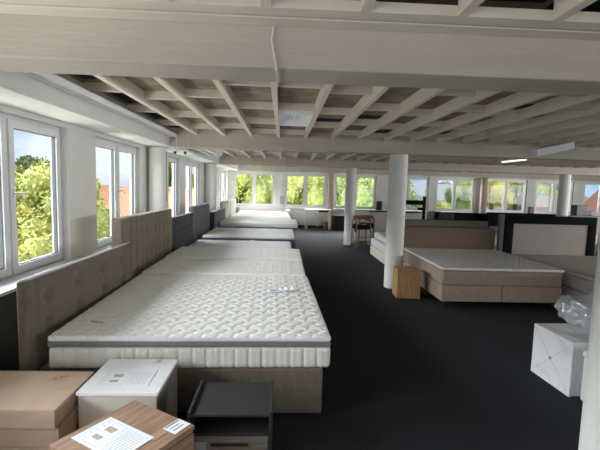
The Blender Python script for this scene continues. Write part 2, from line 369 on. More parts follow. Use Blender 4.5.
# open grid of ribs
ribx = [-1.482 + 0.4615*k for k in range(38)]
spans = [(-2.05, 1.975), (2.5, 7.1), (7.4, 12.55), (12.85, 17.72)]
g = MB()
for x in ribx:
    if x > XR-0.5: continue
    for (a, b) in spans: g.box(x-0.024, x+0.024, a, b, ZR, ZD)
struct(g.build('ceiling_rib', M_ceil, ceil))
cellx = [(-1.93, ribx[0]-0.024)] + [(ribx[k]+0.024, ribx[k+1]-0.024) for k in range(36)]
offs = [0.0, 0.28, 0.10, 0.62, 0.62, 0.80, 0.45, 0.70, 0.35, 0.55]
g = MB(); hol = MB(); rr = random.Random(3)
for (a, b) in spans:
    for i, (x0, x1) in enumerate(cellx):
        if x1 > XR-0.5: continue
        y = 4.155 + offs[i % 10]
        while y-1.09 > a+0.1: y -= 1.09
        while y < a+0.1: y += 1.09
        while y < b-0.05:
            g.box(x0, x1, y-0.045, y, ZR+0.042, ZD)
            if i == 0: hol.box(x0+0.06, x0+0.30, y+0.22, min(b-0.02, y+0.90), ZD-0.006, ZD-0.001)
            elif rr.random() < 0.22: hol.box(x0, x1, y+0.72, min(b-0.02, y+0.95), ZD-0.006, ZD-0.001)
            y += 1.09
struct(g.build('ceiling_cross_rib', M_ceil, ceil))
struct(hol.build('ceiling_opening_dark', M_black, ceil))  # black sheets: the dark inside open deck cells is put in as colour

# two track rail along the left edge
r_ = MB()
for (a, b) in ((-1.93, -1.875), (-1.855, -1.80)): r_.box(a, b, 2.52, 7.08, ZR-0.05, ZR-0.005)
r_.box(-1.93, -1.80, 2.52, 7.08, ZR-0.006, ZR-0.001)
struct(r_.build('trim_rail_left', M_rail), 'white double track rail along the left ceiling edge', 'rail')

# columns
def column(x, y, r, m, label, z1=ZSOF-0.01):
    o = MB().cyl((0, 0, 0), (0, 0, z1), r, n=48).build('column', m, smooth=True); o.location = (x, y, 0)
    struct(o, label, 'column')
for (x, y, lab) in ((2.16, 2.42, 'thick white column at the right edge of the view'), (2.045, 7.25, 'white round column beside the small oak box'), (2.11, 12.7, 'white round column beside the wooden chairs'),
                    (8.96, 12.7, 'white round column behind the black framed headboard'), (8.8, 7.25, 'white round column out to the right'), (8.8, 2.4, 'white round column at the far right'),
                    (2.2, -2.2, 'white column behind the viewer')):
    column(x, y, 0.16, M_col, lab)
for y in (2.35, 7.42, 12.7): column(-2.22, y, 0.17, M_col, 'white round column standing against the left window wall')
column(2.10, 17.80, 0.13, M_tancol, 'tan wrapped column between far windows behind the desk')
column(8.90, 17.80, 0.15, M_tancol, 'tan wrapped column beside the yellow tree window')

# ------------------------------------------------------------------ ceiling services
def cable(name, pts, r, label, m=M_cable, cat='cable', group=None):
    return tag(MB().tube(pts, r).build(name, m, smooth=True), label, cat, group)
cable('conduit', [(-1.9, 2.08, 2.615), (3, 2.08, 2.612), (8, 2.08, 2.615), (14.8, 2.08, 2.613)], 0.011, 'thin painted conduit running along the top of the near beam', cat='conduit')
cable('beam_cable', [(-0.065, 2.185, 2.60), (-0.075, 2.185, 2.52), (-0.062, 2.186, 2.46), (-0.05, 2.188, 2.405), (-0.05, 2.186, 2.378), (-0.045, 2.26, 2.374), (-0.045, 2.5, 2.374), (-0.05, 2.515, 2.45), (-0.05, 2.52, 2.62)], 0.007, 'painted cable looped down the face of the near beam')
cable('wall_pipe', [(-1.925, 0.4, 2.46), (-1.925, 1.2, 2.46), (-1.925, 2.19, 2.455)], 0.012, 'white pipe on the left edge beam near the ceiling', cat='pipe')
cable('wall_pipe', [(-1.925, 0.6, 2.52), (-1.92, 1.6, 2.52), (-1.90, 2.10, 2.52), (-1.82, 2.19, 2.50)], 0.010, 'upper thin pipe bending into the near beam', cat='pipe')
for k, (x, y, z0, dy) in enumerate(((-1.80, 7.0, 2.33, 0), (-1.68, 7.0, 2.33, 0), (-1.60, 7.0, 2.33, 0))):
    cable('hanging_cord', [(x, y, z0), (x+0.005, y, 2.45), (x, y, 2.598)], 0.005, ['leftmost white cord hanging beside the far-left beam end', 'middle white cord above the black clamp lamp', 'rightmost white cord above the black clamp lamp'][k], cat='cord', group='cords hanging at the second beam')
cable('hanging_cord', [(0.03, 12.4, 2.15), (0.03, 12.4, 2.85)], 0.006, 'thin grey cord hanging before the first far window pair', cat='cord')

# spotlight rail with black clamps near the second beam, left
t = empty('track_light', (-1.72, 7.0, 2.32), 0, 'white track with two black spotlight heads hanging at left', 'track light')
MB().rbox(-0.24, 0.12, -0.03, 0.03, -0.015, 0.015, 0.004).build('track', M_lampw, t)
for x in (-0.10, 0.07):
    MB().cyl((x, 0, -0.015), (x, -0.01, -0.05), 0.03, 0.022).build('spotlight_head', M_dark, t)
MB().cyl((-0.24, -0.01, -0.02), (-0.24, -0.01, -0.85), 0.004).build('pull_cord', M_dark, t)

def tube_lamp(loc, rz, L, label, on=False, wide=0.16, hang=None, group='fluorescent lamps under the ceiling'):
    t = empty('fluorescent_lamp', loc, rz, label, 'ceiling lamp', group)
    MB().rbox(-wide/2, wide/2, -L/2, L/2, 0.0, ZR-loc[2]-0.001, 0.008).build('housing', M_lampw, t)
    MB().cyl((0, -L/2+0.04, -0.02), (0, L/2-0.04, -0.02), 0.016, n=12).build('tube', M_tube_on if on else M_tube, t, smooth=True)
    for s in (-1, 1): MB().cyl((0, s*L*0.3, ZR-loc[2]-0.003), (0, s*L*0.3, ZD-loc[2]), 0.005, n=8).build('hanger', M_cable, t)
    for s in (-1, 1): MB().rbox(-0.02, 0.02, s*(L/2-0.03)-0.012, s*(L/2-0.03)+0.012, -0.04, 0.0, 0.003).build('end_cap', M_lampw, t)
    return t
tube_lamp((5.66, 9.9, 2.57), 0, 1.2, 'lit fluorescent lamp glowing under the ceiling behind the second beam', True)
t = empty('fluorescent_lamp', (4.40, 6.6, 2.52), 0, 'wide white lamp housing hanging tilted in front of the second beam', 'ceiling lamp', 'fluorescent lamps under the ceiling')
t.rotation_euler = (R(12), R(-13), R(-8))
MB().rbox(-0.29, 0.29, -0.09, 0.09, -0.055, 0.055, 0.008).build('housing', M_lampw, t)
for s_ in (-1, 1): MB().cyl((s_*0.2, 0, 0.05), (s_*0.2, 0.0, 0.36), 0.006).build('hanger', M_cable, t)
MB().cyl((-0.26, 0, -0.068), (0.26, 0, -0.068), 0.013).build('tube', M_tube, t)
tube_lamp((-1.72, 9.15, 2.47), 0, 2.3, 'unlit white fluorescent lamp left of its twin behind the second beam')
tube_lamp((-1.52, 8.95, 2.47), 0, 2.1, 'unlit white fluorescent lamp right of its twin behind the second beam', wide=0.1)
# recessed light trough between two ribs
RL = 1; t = empty('recessed_lamp', (0.132, 5.30, 2.61), 0, 'recessed lamp trough with silvery reflector between two ceiling ribs', 'ceiling lamp')
m = MB(); m.add([(-0.2, -0.45, 0), (-0.09, -0.45, 0.10), (-0.09, 0.45, 0.10), (-0.2, 0.45, 0)], [(0, 1, 2, 3)]); m.add([(0.2, -0.45, 0), (0.09, -0.45, 0.10), (0.09, 0.45, 0.10), (0.2, 0.45, 0)], [(0, 3, 2, 1)])
m.box(-0.09, 0.09, -0.45, 0.45, 0.098, 0.104)
m.box(-0.2, 0.2, -0.455, -0.445, 0.0, 0.1); m.box(-0.2, 0.2, 0.445, 0.455, 0.0, 0.1)
m.build('reflector', mat('silver_reflector', (0.9, 0.92, 0.94), 0.5), t)
MB().cyl((0, -0.4, 0.045), (0, 0.4, 0.045), 0.018, n=14).build('tube', M_tube, t, smooth=True)

# ------------------------------------------------------------------ furniture builders
def puzzle(px, py, amp, cs=0.085):
    def d(p, n):
        if n.z < 0.6: return 0.0
        u = p.x/(cs*1.2) + px; v = p.y/cs + py
        v2 = v + 0.18*math.sin(u*2*PI)
        j = math.floor(v2); fv = v2-j
        uu = u + (0.5 if j % 2 else 0.0) + 0.10*math.sin(v*2*PI); fu = uu-math.floor(uu)
        e = min(fu, 1-fu)*cs*1.2; f = min(fv, 1-fv)*cs
        g = max(math.exp(-(e/(cs*0.12))**2), math.exp(-(f/(cs*0.12))**2))
        return amp*(0.35*math.sin(PI*fu)*math.sin(PI*fv) - 1.0*g)
    return d
def sidequilt(period, amp):
    def d(p, n):
        if abs(n.z) > 0.8: return 0.0
        c = p.x if abs(n.y) > abs(n.x) else p.y
        q = abs(c/period-round(c/period))*period
        return amp*(0.5*math.cos(2*PI*q/period*0.5)-1.1*math.exp(-(q/(period*0.13))**2))
    return d
def mattress(name, loc, rz, L, W, label, parts, group='mattresses of the left bed row', cat='mattress'):
    """origin at the underside centre; parts: (name, z0, z1, inset, material, disp, cell, r)"""
    t = empty(name, loc, rz, label, cat, group)
    for (pn, z0, z1, ins, m, dsp, cell, r) in parts:
        MB().rbox(-L/2+ins, L/2-ins, -W/2+ins, W/2-ins, z0, z1, r, cell, dsp, rs=3).build(pn, m, t, smooth=True)
    return t
def bed_base(loc, rz, L, W, H, m, label, group, split=None, legz=0.03, name='bed_base'):
    t = empty(name, loc, rz, label, 'bed base', group)
    if split == 'x':
        for s in (-1, 1):
            MB().rbox(min(0, s*(L/2))+0.004, max(0, s*(L/2))-0.004, -W/2, W/2, legz, H, 0.012, 0.25).build('box_section', m, t, smooth=True)
    else: MB().rbox(-L/2, L/2, -W/2, W/2, legz, H, 0.015, 0.25).build('box_section', m, t, smooth=True)
    for sx in (-1, 1):
        for sy in (-1, 1): MB().cyl((sx*(L/2-0.08), sy*(W/2-0.08), 0), (sx*(L/2-0.08), sy*(W/2-0.08), legz+0.002), 0.02, n=12).build('leg', M_dark, t)
    return t
def headboard(name, loc, rz, w_, h, th, m, label, pattern=None, group=None, z0=0.02, edge=0.03, extra=None, tilt=0.0, cell=0.035):
    """stands at loc; width along local y, front face towards local +x"""
    t = empty(name, loc, rz, label, 'headboard', group); t.rotation_euler = (0, tilt, rz)
    def d(p, n):
        if pattern is None or n.x < 0.7: return 0.0
        return pattern(p.y, p.z)
    MB().rbox(-th/2, th/2, -w_/2, w_/2, z0, h, edge, cell if pattern else 0.3, d if pattern else None, rs=3).build('padding', m, t, smooth=True)
    for s in (-1, 1): MB().box(-th/2+0.02, th/2-0.02, s*(w_/2-0.2)-0.03, s*(w_/2-0.2)+0.03, 0, z0+0.004).build('foot', M_dark, t)
    return t
def tufts(pts, rad, depth, vert=None, vd=0.0, vw=0.016):
    def d(y, z):
        s = 0.0
        for (a, b) in pts:
            q = math.hypot(y-a, z-b)
            if q < rad*3: s -= depth*math.exp(-(q/rad)**2*1.3)
        if vert:
            for a in vert: s -= vd*math.exp(-((y-a)/vw)**2)
        return s
    return d

# ---- bed 1
GB = 'bed bases of the left row'; GM = 'mattresses of the left bed row'; GH = 'headboards against the left windows'
bed_base((-0.72, 4.05, 0), 0, 2.12, 2.10, 0.385, M_taupe, 'taupe fabric bed base under the nearest thick quilted mattress', GB, legz=0.03)
t = mattress('mattress', (-0.68, 4.05, 0.388), R(1.6), 2.09, 2.12, 'nearest thick quilted mattress with a grey border band', [
    ('mattress_core', 0.0, 0.165, 0.0, M_matside, sidequilt(0.105, 0.014), 0.0145, 0.03)])
tp = mattress('mattress_topper', (-0.68, 4.05, 0.556), R(1.6), 2.10, 2.12, 'quilted white topper on the nearest mattress', [
    ('topper_cushion', 0.035, 0.085, 0.0, M_mat, puzzle(0, 0, 0.0075, 0.10), 0.0125, 0.024),
    ('border_band', 0.0, 0.045, 0.004, M_band, None, 0.3, 0.006)], group='toppers')
pd = []
for a in (-0.78, -0.3, 0.2, 0.68):
    pd += [(a, 0.90), (a+0.02, 0.68)]
headboard('headboard', (-1.83, 3.93, 0), 0, 2.06, 1.06, 0.09, M_taupe, 'low taupe headboard with a few buttons behind the nearest mattress', tufts(pd, 0.055, 0.045, [-0.93, 0.93], 0.012, 0.02), GH, edge=0.035)
# white care tag and paper on bed 1
t = empty('care_card', (-0.02, 4.34, 0.650), R(14), 'small white printed card lying on the nearest mattress', 'card')
MB().box(-0.12, 0.0, -0.045, 0.045, 0, 0.004).build('card', M_paper, t)
MB().box(-0.09, -0.02, -0.028, 0.028, 0.0042, 0.005).build('printing', M_ink, t)
m = MB(); N = 12
vs_ = [(0.01+0.17*i/N, (-0.04+0.08*j), 0.004+0.014*math.sin(i*1.3)*(1 if j else 0.4)+0.014) for i in range(N+1) for j in (0, 1)]
m.add(vs_, [(2*i, 2*i+2, 2*i+3, 2*i+1) for i in range(N)]); 
o = m.build('ribbon', M_paper, t); o.modifiers.new('thick', 'SOLIDIFY').thickness = 0.002
# small label at the head corner
t = empty('mattress_label', (-1.48, 3.28, 0.6405), R(-20), 'tiny grey woven label on the near mattress corner', 'label')
MB().box(-0.06, 0.06, -0.012, 0.012, 0.0005, 0.004).build('cloth', mat('grey_woven_label', (0.30, 0.33, 0.32), 0.8, var=0.2, vscale=80), t)

# ---- bed 2: two single mattresses before the tall tufted headboard
bed_base((-0.74, 6.19, 0), 0, 2.10, 2.06, 0.42, M_greydk, 'dark bed base under the pair of thin quilted mattresses', GB)
for (y, lab, z) in ((5.64, 'thin quilted mattress lying just behind the nearest bed', 0.363), (6.68, 'second thin quilted mattress behind the nearest bed', 0.363)):
    t = mattress('mattress', (-0.72, y, z+(0.062 if y < 6 else 0.078)), 0, 2.08, 1.0, lab, [('mattress_core', 0.0, 0.19, 0.004, M_matside, sidequilt(0.105, 0.008), 0.021, 0.03),
             ('quilted_cover', 0.17, 0.235, 0.0, M_mat, puzzle(0.3, y, 0.0085, 0.10), 0.015, 0.028)])
    MB().rbox(1.041, 1.053, 0.25, 0.35, 0.125, 0.15, 0.004).build('carry_handle', M_band, t)
pd = [(a, z) for a in [-1.0+0.2*k for k in range(1, 10)] for z in (1.12, 0.86)]
headboard('headboard', (-1.945, 5.95, 0), 0, 2.18, 1.345, 0.13, M_taupe2, 'tall beige headboard with vertical channels of button tufts', tufts(pd, 0.045, 0.045, [-1.0+0.2*k for k in range(1, 10)], 0.03, 0.03), GH, edge=0.02, cell=0.022)

# ---- bed 3: dark tufted headboard, smooth pale mattress
bed_base((-0.78, 8.08, 0), 0, 2.04, 1.36, 0.34, M_greydk, 'dark bed base under the smooth pale mattress', GB)
mattress('mattress', (-0.80, 8.06, 0.343), 0, 2.0, 1.38, 'smooth pale lilac white mattress in front of the dark tufted headboard', [('mattress_core', 0.0, 0.25, 0.0, M_lilac, None, 0.1, 0.04)])
pd = [(-0.7+0.175*k + (0.0875 if q % 2 else 0), 0.55+0.13*q) for q in range(5) for k in range(1, 8)]
def diamond(y, z):
    a = (y/0.175 + z/0.26); b = (y/0.175 - z/0.26)
    return -0.03*max(math.exp(-((a-round(a))/0.14)**2), math.exp(-((b-round(b))/0.14)**2))
headboard('headboard', (-1.90, 7.86, 0), 0, 1.46, 1.185, 0.10, M_slate, 'dark slate headboard with diamond button tufting', diamond, GH, edge=0.02, cell=0.022)

# ---- bed 4: plastic wrapped mattress, blue-grey leaning headboard
bed_base((-0.72, 9.78, 0), 0, 2.06, 1.80, 0.39, M_greydk, 'dark bed base under the plastic wrapped mattress', GB)
def crumple(s, seed):
    def d(p, n): return s*noise.noise(Vector((p.x*5+seed, p.y*5, p.z*9)))
    return d
t = mattress('wrapped_mattress', (-0.72, 9.80, 0.395), 0, 2.02, 1.80, 'white mattress with dark sides wrapped in clear plastic film', [('mattress_core', 0.0, 0.215, 0.0, M_greydk, None, 0.1, 0.02), ('mattress_top', 0.2155, 0.262, 0.005, M_mat, None, 0.1, 0.04)])
MB().rbox(-1.03, 1.03, -0.94, 0.94, 0.001, 0.285, 0.05, 0.06, crumple(0.03, 3), rs=3).build('plastic_wrap', M_film, t, smooth=True)
MB().box(0.02, 0.14, -0.962, -0.958, 0.10, 0.19).build('white_sticker', M_paper, t)
# loose film hanging off the foot corner
m = MB(); nu, nv = 16, 16; vs_ = []; fs_ = []
for i in range(nu+1):
    for j in range(nv+1):
        u = i/nu; v = j/nv
        x = 0.93+0.10*u + 0.05*math.sin(u*PI)+0.03*math.sin(v*9+u*3); y = -0.95+0.5*v + 0.03*math.sin(u*7); z = 0.27-0.30*u-0.05*u*math.sin(v*11)
        vs_.append((x, y, z))
for i in range(nu):
    for j in range(nv): a = i*(nv+1)+j; fs_.append((a, a+1, a+nv+2, a+nv+1))
m.add(vs_, fs_); m.build('loose_film', M_film, t, smooth=True)
headboard('headboard', (-1.93, 9.82, 0), 0, 1.75, 1.29, 0.16, M_grey, 'thick blue grey headboard with smooth padding leaning at window', None, GH, edge=0.05, tilt=R(-2))
o = MB().rbox(-0.16, 0.16, -0.1, 0.1, 0, 0.10, 0.01).build('dark_case', M_dark); o.location = (-2.24, 11.35, ZS+0.017); tag(o, 'small dark box standing on the left sill behind the grey headboard', 'box')

# ---- bed 5, 6, 7 further back
bed_base((-0.70, 12.25, 0), 0, 2.12, 1.60, 0.60, M_greydk, 'anthracite bed base under the ribbed white mattress', GB)
mattress('mattress', (-0.66, 12.2, 0.603), 0, 2.2, 1.6, 'thick white mattress with ribbed side in front of the black sided headboard', [('mattress_core', 0, 0.11, 0, M_matside, sidequilt(0.12, 0.010), 0.03, 0.03), ('quilted_cover', 0.08, 0.130, 0.0, M_mat, puzzle(0, 0.2, 0.008, 0.11), 0.04, 0.03)])
headboard('headboard', (-1.86, 11.85, 0), 0, 2.1, 1.05, 0.14, M_grey, 'low grey headboard with black side beyond the thick blue grey one', None, GH, edge=0.02)
o = MB().rbox(-0.075, 0.075, -0.03, 0.03, 0.0, 1.05, 0.01).build('headboard_side_panel', M_greydk); o.location = (-1.86, 10.765, 0); tag(o, 'black end panel standing against the low grey headboard', 'panel')
bed_base((-0.75, 13.95, 0), 0, 2.10, 1.8, 0.42, M_greydk, 'dark bed base under the second last mattress of the row', GB)
mattress('mattress', (-0.75, 13.95, 0.425), 0, 2.1, 1.88, 'white quilted mattress beside the cream upright headboards', [('mattress_core', 0, 0.22, 0, M_matside, None, 0.2, 0.04), ('quilted_cover', 0.2, 0.28, 0.0, M_mat, puzzle(0, 0.5, 0.008, 0.11), 0.04, 0.03)])
headboard('headboard', (-1.93, 13.75, 0), 0, 1.5, 1.24, 0.12, M_beige, 'greige upright headboard at the far left windows', tufts([], 1, 0, [-0.4, 0, 0.4], 0.01), GH, edge=0.02)
bed_base((-0.75, 15.95, 0), 0, 2.0, 1.9, 0.42, M_beige, 'beige bed base of the last bed before the far windows', GB)
mattress('mattress', (-0.75, 15.95, 0.423), 0, 2.0, 2.06, 'last white mattress of the row before the far windows', [('mattress_core', 0, 0.22, 0, M_lilac, None, 0.2, 0.04), ('quilted_cover', 0.2, 0.29, 0.0, M_mat, puzzle(0, 0.5, 0.008, 0.11), 0.05, 0.03)])
headboard('headboard', (-1.93, 15.6, 0), 0, 1.7, 1.21, 0.12, M_beige, 'cream upright headboard nearest the far left corner', tufts([], 1, 0, [-0.4, 0, 0.4], 0.01), GH, edge=0.02)
o = MB().rbox(-1.1, 1.1, -0.05, 0.05, 0, 0.80, 0.02).build('headboard', M_beige); o.location = (-0.75, 17.62, 0); tag(o, 'low cream headboard lying under the far left window pair', 'headboard')
o = MB().rbox(-0.09, 0.09, -0.3, 0.3, 0, 0.10, 0.04, 0.05, crumple(0.03, 8), rs=3).build('pillow', M_mat, smooth=True); o.location = (0.22, 16.3, 0.735); tag(o, 'small white pillow on the last mattress corner', 'pillow')

# ---- right bed R1
GR = 'beds of the right hand group'
bed_base((3.38, 6.98, 0), 0, 1.88, 2.02, 0.345, M_brown, 'brown upholstered double box bed base on short black legs', GR, split='x', legz=0.10)
t = mattress('mattress', (3.38, 6.98, 0.348), 0, 1.88, 2.02, 'brown sided box mattress beside the small oak box', [('mattress_core', 0, 0.225, 0, M_brown, crumple(0.012, 1), 0.06, 0.035)], group=GR)
t = mattress('mattress_topper', (3.38, 6.98, 0.578), 0, 1.90, 2.04, 'pale quilted topper on the brown bed', [('topper_cushion', 0, 0.045, 0, M_topper, puzzle(0, 0, 0.006, 0.07), 0.02, 0.022)], group='toppers')
headboard('headboard', (3.36, 8.085, 0), -PI/2, 1.94, 1.045, 0.10, M_brownd, 'plain dull brown headboard behind the pale quilted topper', None, GR, edge=0.035)
t = empty('care_card', (3.45, 6.45, 0.622), R(20), 'small white card on the brown bed topper', 'card')
MB().box(-0.05, 0.05, -0.03, 0.03, 0.003, 0.007).build('card', M_paper, t)
MB().box(-0.10, -0.05, -0.008, 0.008, 0.003, 0.009).build('string', M_ink, t)
headboard('headboard', (3.40, 8.36, 0), -PI/2, 1.80, 1.165, 0.12, mat('dusty_taupe_headboard', (0.24, 0.205, 0.175), 0.9, var=0.08, vscale=12), 'dusty grey taupe headboard standing back to back with the brown one', None, GR, edge=0.03)

# ---- bed R0 beyond the column
bed_base((3.4, 9.8, 0), 0, 2.0, 2.1, 0.26, M_beige, 'pale bed base behind the middle column', GR, split=None, legz=0.02)
t = mattress('mattress', (3.4, 9.8, 0.263), 0, 2.0, 2.1, 'stacked pale mattress behind the middle column', [('mattress_core', 0, 0.20, 0, M_lilac, None, 0.2, 0.05)], group=GR)
t = mattress('mattress', (3.45, 9.8, 0.466), 0, 1.95, 2.05, 'upper whitish mattress on the stack behind the middle column', [('mattress_core', 0, 0.16, 0, M_mat, puzzle(0, 0, 0.007, 0.1), 0.04, 0.05)], group=GR)
t = headboard('headboard', (3.55, 12.68, 0), -PI/2, 1.66, 1.05, 0.1, M_beige, 'beige headboard with a black top edge beyond the middle column', None, GR, edge=0.02)
MB().rbox(-0.055, 0.055, -0.83, 0.83, 1.05, 1.085, 0.01).build('black_top_edge', M_glossblk, t)
headboard('headboard', (2.85, 13.3, 0), -PI/2, 0.8, 0.93, 0.1, M_beige, 'low beige headboard behind the wooden chairs', None, GR, edge=0.02)

M_rimg = mat('warm_grey_rim', (0.16, 0.155, 0.145), 0.8, var=0.05)
# ---- bed R2 with black frame headboard
t = empty('headboard', (5.28, 7.86, 0), 0, 'large black headboard frame with grey beige inset panel and gold line', 'headboard', GR)
m = MB(); m.rbox(-0.90, 0.97, -0.05, 0.05, 1.17, 1.33, 0.012); m.build('top_rail', M_glossblk, t, smooth=True)
for (a, b) in ((-0.90, -0.72), (0.80, 0.97)): MB().rbox(a, b, -0.05, 0.05, 0.02, 1.172, 0.012).build('side_post', M_glossblk, t, smooth=True)
MB().rbox(-0.725, 0.805, -0.03, 0.03, 0.05, 1.175, 0.01).build('inset_panel', mat('greyed_beige_panel', (0.50, 0.45, 0.415), 0.8, var=0.03), t, smooth=True)
MB().box(-0.45, 0.42, -0.035, -0.029, 1.06, 1.068).build('gold_line', M_gold, t)
MB().rbox(-0.99, -0.905, -0.04, 0.06, 0.02, 1.35, 0.01).build('grey_rim', M_rimg, t)
bed_base((5.5, 6.70, 0), 0, 1.90, 2.10, 0.30, M_greige, 'greige box bed base partly behind the near right column', GR, split='x', legz=0.04)
mattress('mattress', (5.5, 6.70, 0.303), 0, 1.90, 2.10, 'greige sided mattress in front of the black framed headboard', [('mattress_core', 0, 0.22, 0, M_greige, crumple(0.01, 5), 0.08, 0.035)], group=GR)
mattress('mattress_topper', (5.5, 6.70, 0.526), 0, 1.92, 2.12, 'flat greige topper in front of the black framed headboard', [('topper_cushion', 0, 0.045, 0, mat('dull_topper_cloth', (0.60, 0.55, 0.50), 0.9, var=0.04), None, 0.2, 0.02)], group='toppers')

# ---- small oak box by the column
t = empty('oak_box_table', (2.10, 6.63, 0), R(-3), 'small light oak cube side table beside the middle column', 'side table')
m = MB(); m.rbox(-0.19, 0.19, -0.175, 0.175, 0.452, 0.472, 0.002); m.build('table_top', M_oak, t)
m = MB(); m.rbox(-0.19, -0.172, -0.175, 0.175, 0.0, 0.4515, 0.002); m.build('side_panel', M_oak, t)
m = MB(); m.rbox(0.172, 0.19, -0.175, 0.175, 0.0, 0.4515, 0.002); m.build('side_panel', M_oak, t)
m = MB(); m.rbox(-0.1715, 0.1715, -0.170, -0.152, 0.003, 0.4505, 0.002); m.build('front_panel', M_oak, t)
m = MB(); m.rbox(-0.1715, 0.1715, 0.155, 0.173, 0.003, 0.4505, 0.002); m.build('back_panel', M_oak, t)

# ---- marble nightstand with plastic bag, white nightstand
t = empty('marble_nightstand', (2.785, 3.60, 0), R(2), 'white marble look nightstand with crossed line front, turned sideways', 'nightstand')
MB().rbox(-0.22, 0.24, -0.25, 0.25, 0.0, 0.455, 0.004).build('body', M_marble, t)
m = MB().rbox(-0.24, -0.222, -0.262, 0.262, 0.0, 0.49, 0.003); pf = m.build('front_panel', M_marble, t)
MB().rbox(-0.22, 0.25, -0.262, 0.262, 0.457, 0.49, 0.004).build('top_panel', M_marble, t)
m = MB()
for s in (-1, 1): m.tube([(-0.2415, -0.25*s, 0.02), (-0.2415, 0.25*s, 0.47)], 0.0012, 6)
m.build('crossed_groove', mat('thin_grey_groove', (0.42, 0.42, 0.44), 0.5), pf)
MB().cyl((-0.241, 0, 0.245), (-0.252, 0, 0.245), 0.010).build('knob', M_metal, pf, smooth=True)
t = empty('white_nightstand', (2.80, 3.06, 0), 0, 'glossy white nightstand between marble one and near right column', 'nightstand')
MB().rbox(-0.20, 0.22, -0.2, 0.2, 0.02, 0.40, 0.012).build('body', M_gloss, t, smooth=True)
MB().rbox(-0.21, 0.23, -0.21, 0.21, 0.402, 0.455, 0.018, rs=3).build('top_panel', M_gloss, t, smooth=True)
MB().box(-0.18, 0.20, -0.18, 0.18, 0.0, 0.02).build('plinth', M_dark, t)
# bag: crumpled plastic
def bagd(p, n): 
    q = Vector((p.x*9, p.y*9, p.z*9)); return 0.075*noise.noise(q) + 0.035*noise.noise(q*2.7)
b_ = empty('plastic_bag', (3.02, 3.80, 0.505), R(20), 'crumpled clear plastic wrapping on the marble nightstand', 'plastic bag')
MB().rbox(-0.22, 0.27, -0.17, 0.17, 0.035, 0.235, 0.07, 0.018, bagd, rs=3).build('film', M_bag, b_, smooth=True)
MB().rbox(-0.12, 0.15, -0.10, 0.11, 0.05, 0.14, 0.05, 0.03, bagd, rs=3).build('inner_film', M_film, b_, smooth=True)
t = empty('paper_sheet', (2.79, 3.48, 0.4905), R(8), 'grey white leaflet lying on the marble nightstand edge', 'paper')
MB().box(-0.15, 0.17, -0.1, 0.1, 0.0005, 0.004).build('sheet', mat('greyish_paper', (0.6, 0.6, 0.6), 0.6), t)
m = MB()
for k in range(6): m.box(-0.12, 0.12-0.03*(k % 3), -0.075+0.028*k, -0.065+0.028*k, 0.0041, 0.0045)
m.build('printing', M_ink, t)

# ---- foreground: cardboard boxes
def carton(loc, rz, sx, sy, sz, label, marks=False):
    t = empty('cardboard_box', loc, rz, label, 'box', 'flat brown cartons at the lower left')
    MB().rbox(-sx/2, sx/2, -sy/2, sy/2, 0, sz-0.004, 0.003).build('carton_body', M_card, t)
    for s in (-1, 1):
        MB().rbox(-sx/2, sx/2, min(0.001*s, s*sy/2), max(0.001*s, s*sy/2), sz-0.0038, sz, 0.001).build('flap', M_card, t)
    MB().box(sx/2+0.0002, sx/2+0.001, -0.025, 0.025, 0.0, sz-0.002).build('tape', M_tape, t)
    if marks:
        m = MB()
        for k in range(3): m.box(0.22+0.028*k, 0.242+0.028*k, 0.13+0.014*k, 0.15+0.014*k, sz+0.0003, sz+0.0008)
        m.box(0.20, 0.30, 0.115, 0.121, sz+0.0003, sz+0.0008)
        m.build('red_marks', M_redp, t)
    return t
cz = [0.0, 0.166, 0.278, 0.390]; hh = [0.165, 0.111, 0.111, 0.110]; off = [0.012, 0.006, 0.012, 0.0]
labs = ['bottom carton of the flat brown stack', 'second carton from the bottom of the brown stack', 'brown carton just below the topmost one', 'topmost flat brown carton with red printed marks']
for k in range(4): carton((-1.672+off[k], 2.46+off[k]*0.6, cz[k]), R([0.6, -0.5, 0.4, 0][k]), 0.86, 0.48, hh[k], labs[k], k == 3)

# ---- printed sheet builder
def sheet(loc, rz, sx, sy, label, pics=2, group='instruction sheets', parent=None):
    t = empty('instruction_sheet', loc, rz, label, 'paper', group)
    MB().box(-sx/2, sx/2, -sy/2, sy/2, 0, 0.0015).build('sheet', M_paper, t)
    m = MB(); z0, z1 = 0.0016, 0.002; r2 = random.Random(int(sx*1000))
    # thin frame round the drawing half
    fx0, fx1, fy0, fy1 = -sx*0.44, sx*0.0, -sy*0.42, sy*0.42
    for (a, b, c, d) in ((fx0, fx1, fy0, fy0+0.002), (fx0, fx1, fy1-0.002, fy1), (fx0, fx0+0.002, fy0, fy1), (fx1-0.002, fx1, fy0, fy1)): m.box(a, b, c, d, z0, z1)
    for k in range(13):
        y = sy*0.38 - k*sy*0.062; x = sx*0.05
        while x < sx*0.43:
            wd = r2.uniform(0.008, 0.03); m.box(x, min(x+wd, sx*0.45), y, y+0.0035, z0, z1); x += wd+0.005
    for k in range(5):
        y = fy1-0.02-k*sy*0.16; m.box(fx0+0.01, fx0+0.01+r2.uniform(0.02, 0.05), y, y+0.003, z0, z1)
    m.build('printing', M_ink, t)
    m = MB()
    m.box(-sx*0.28, -sx*0.10, sy*0.08, sy*0.26, z0, z1); m.box(-sx*0.28, -sx*0.12, -sy*0.24, -sy*0.10, z0, z1)
    m.build('printed_picture', M_photo, t)
    return t

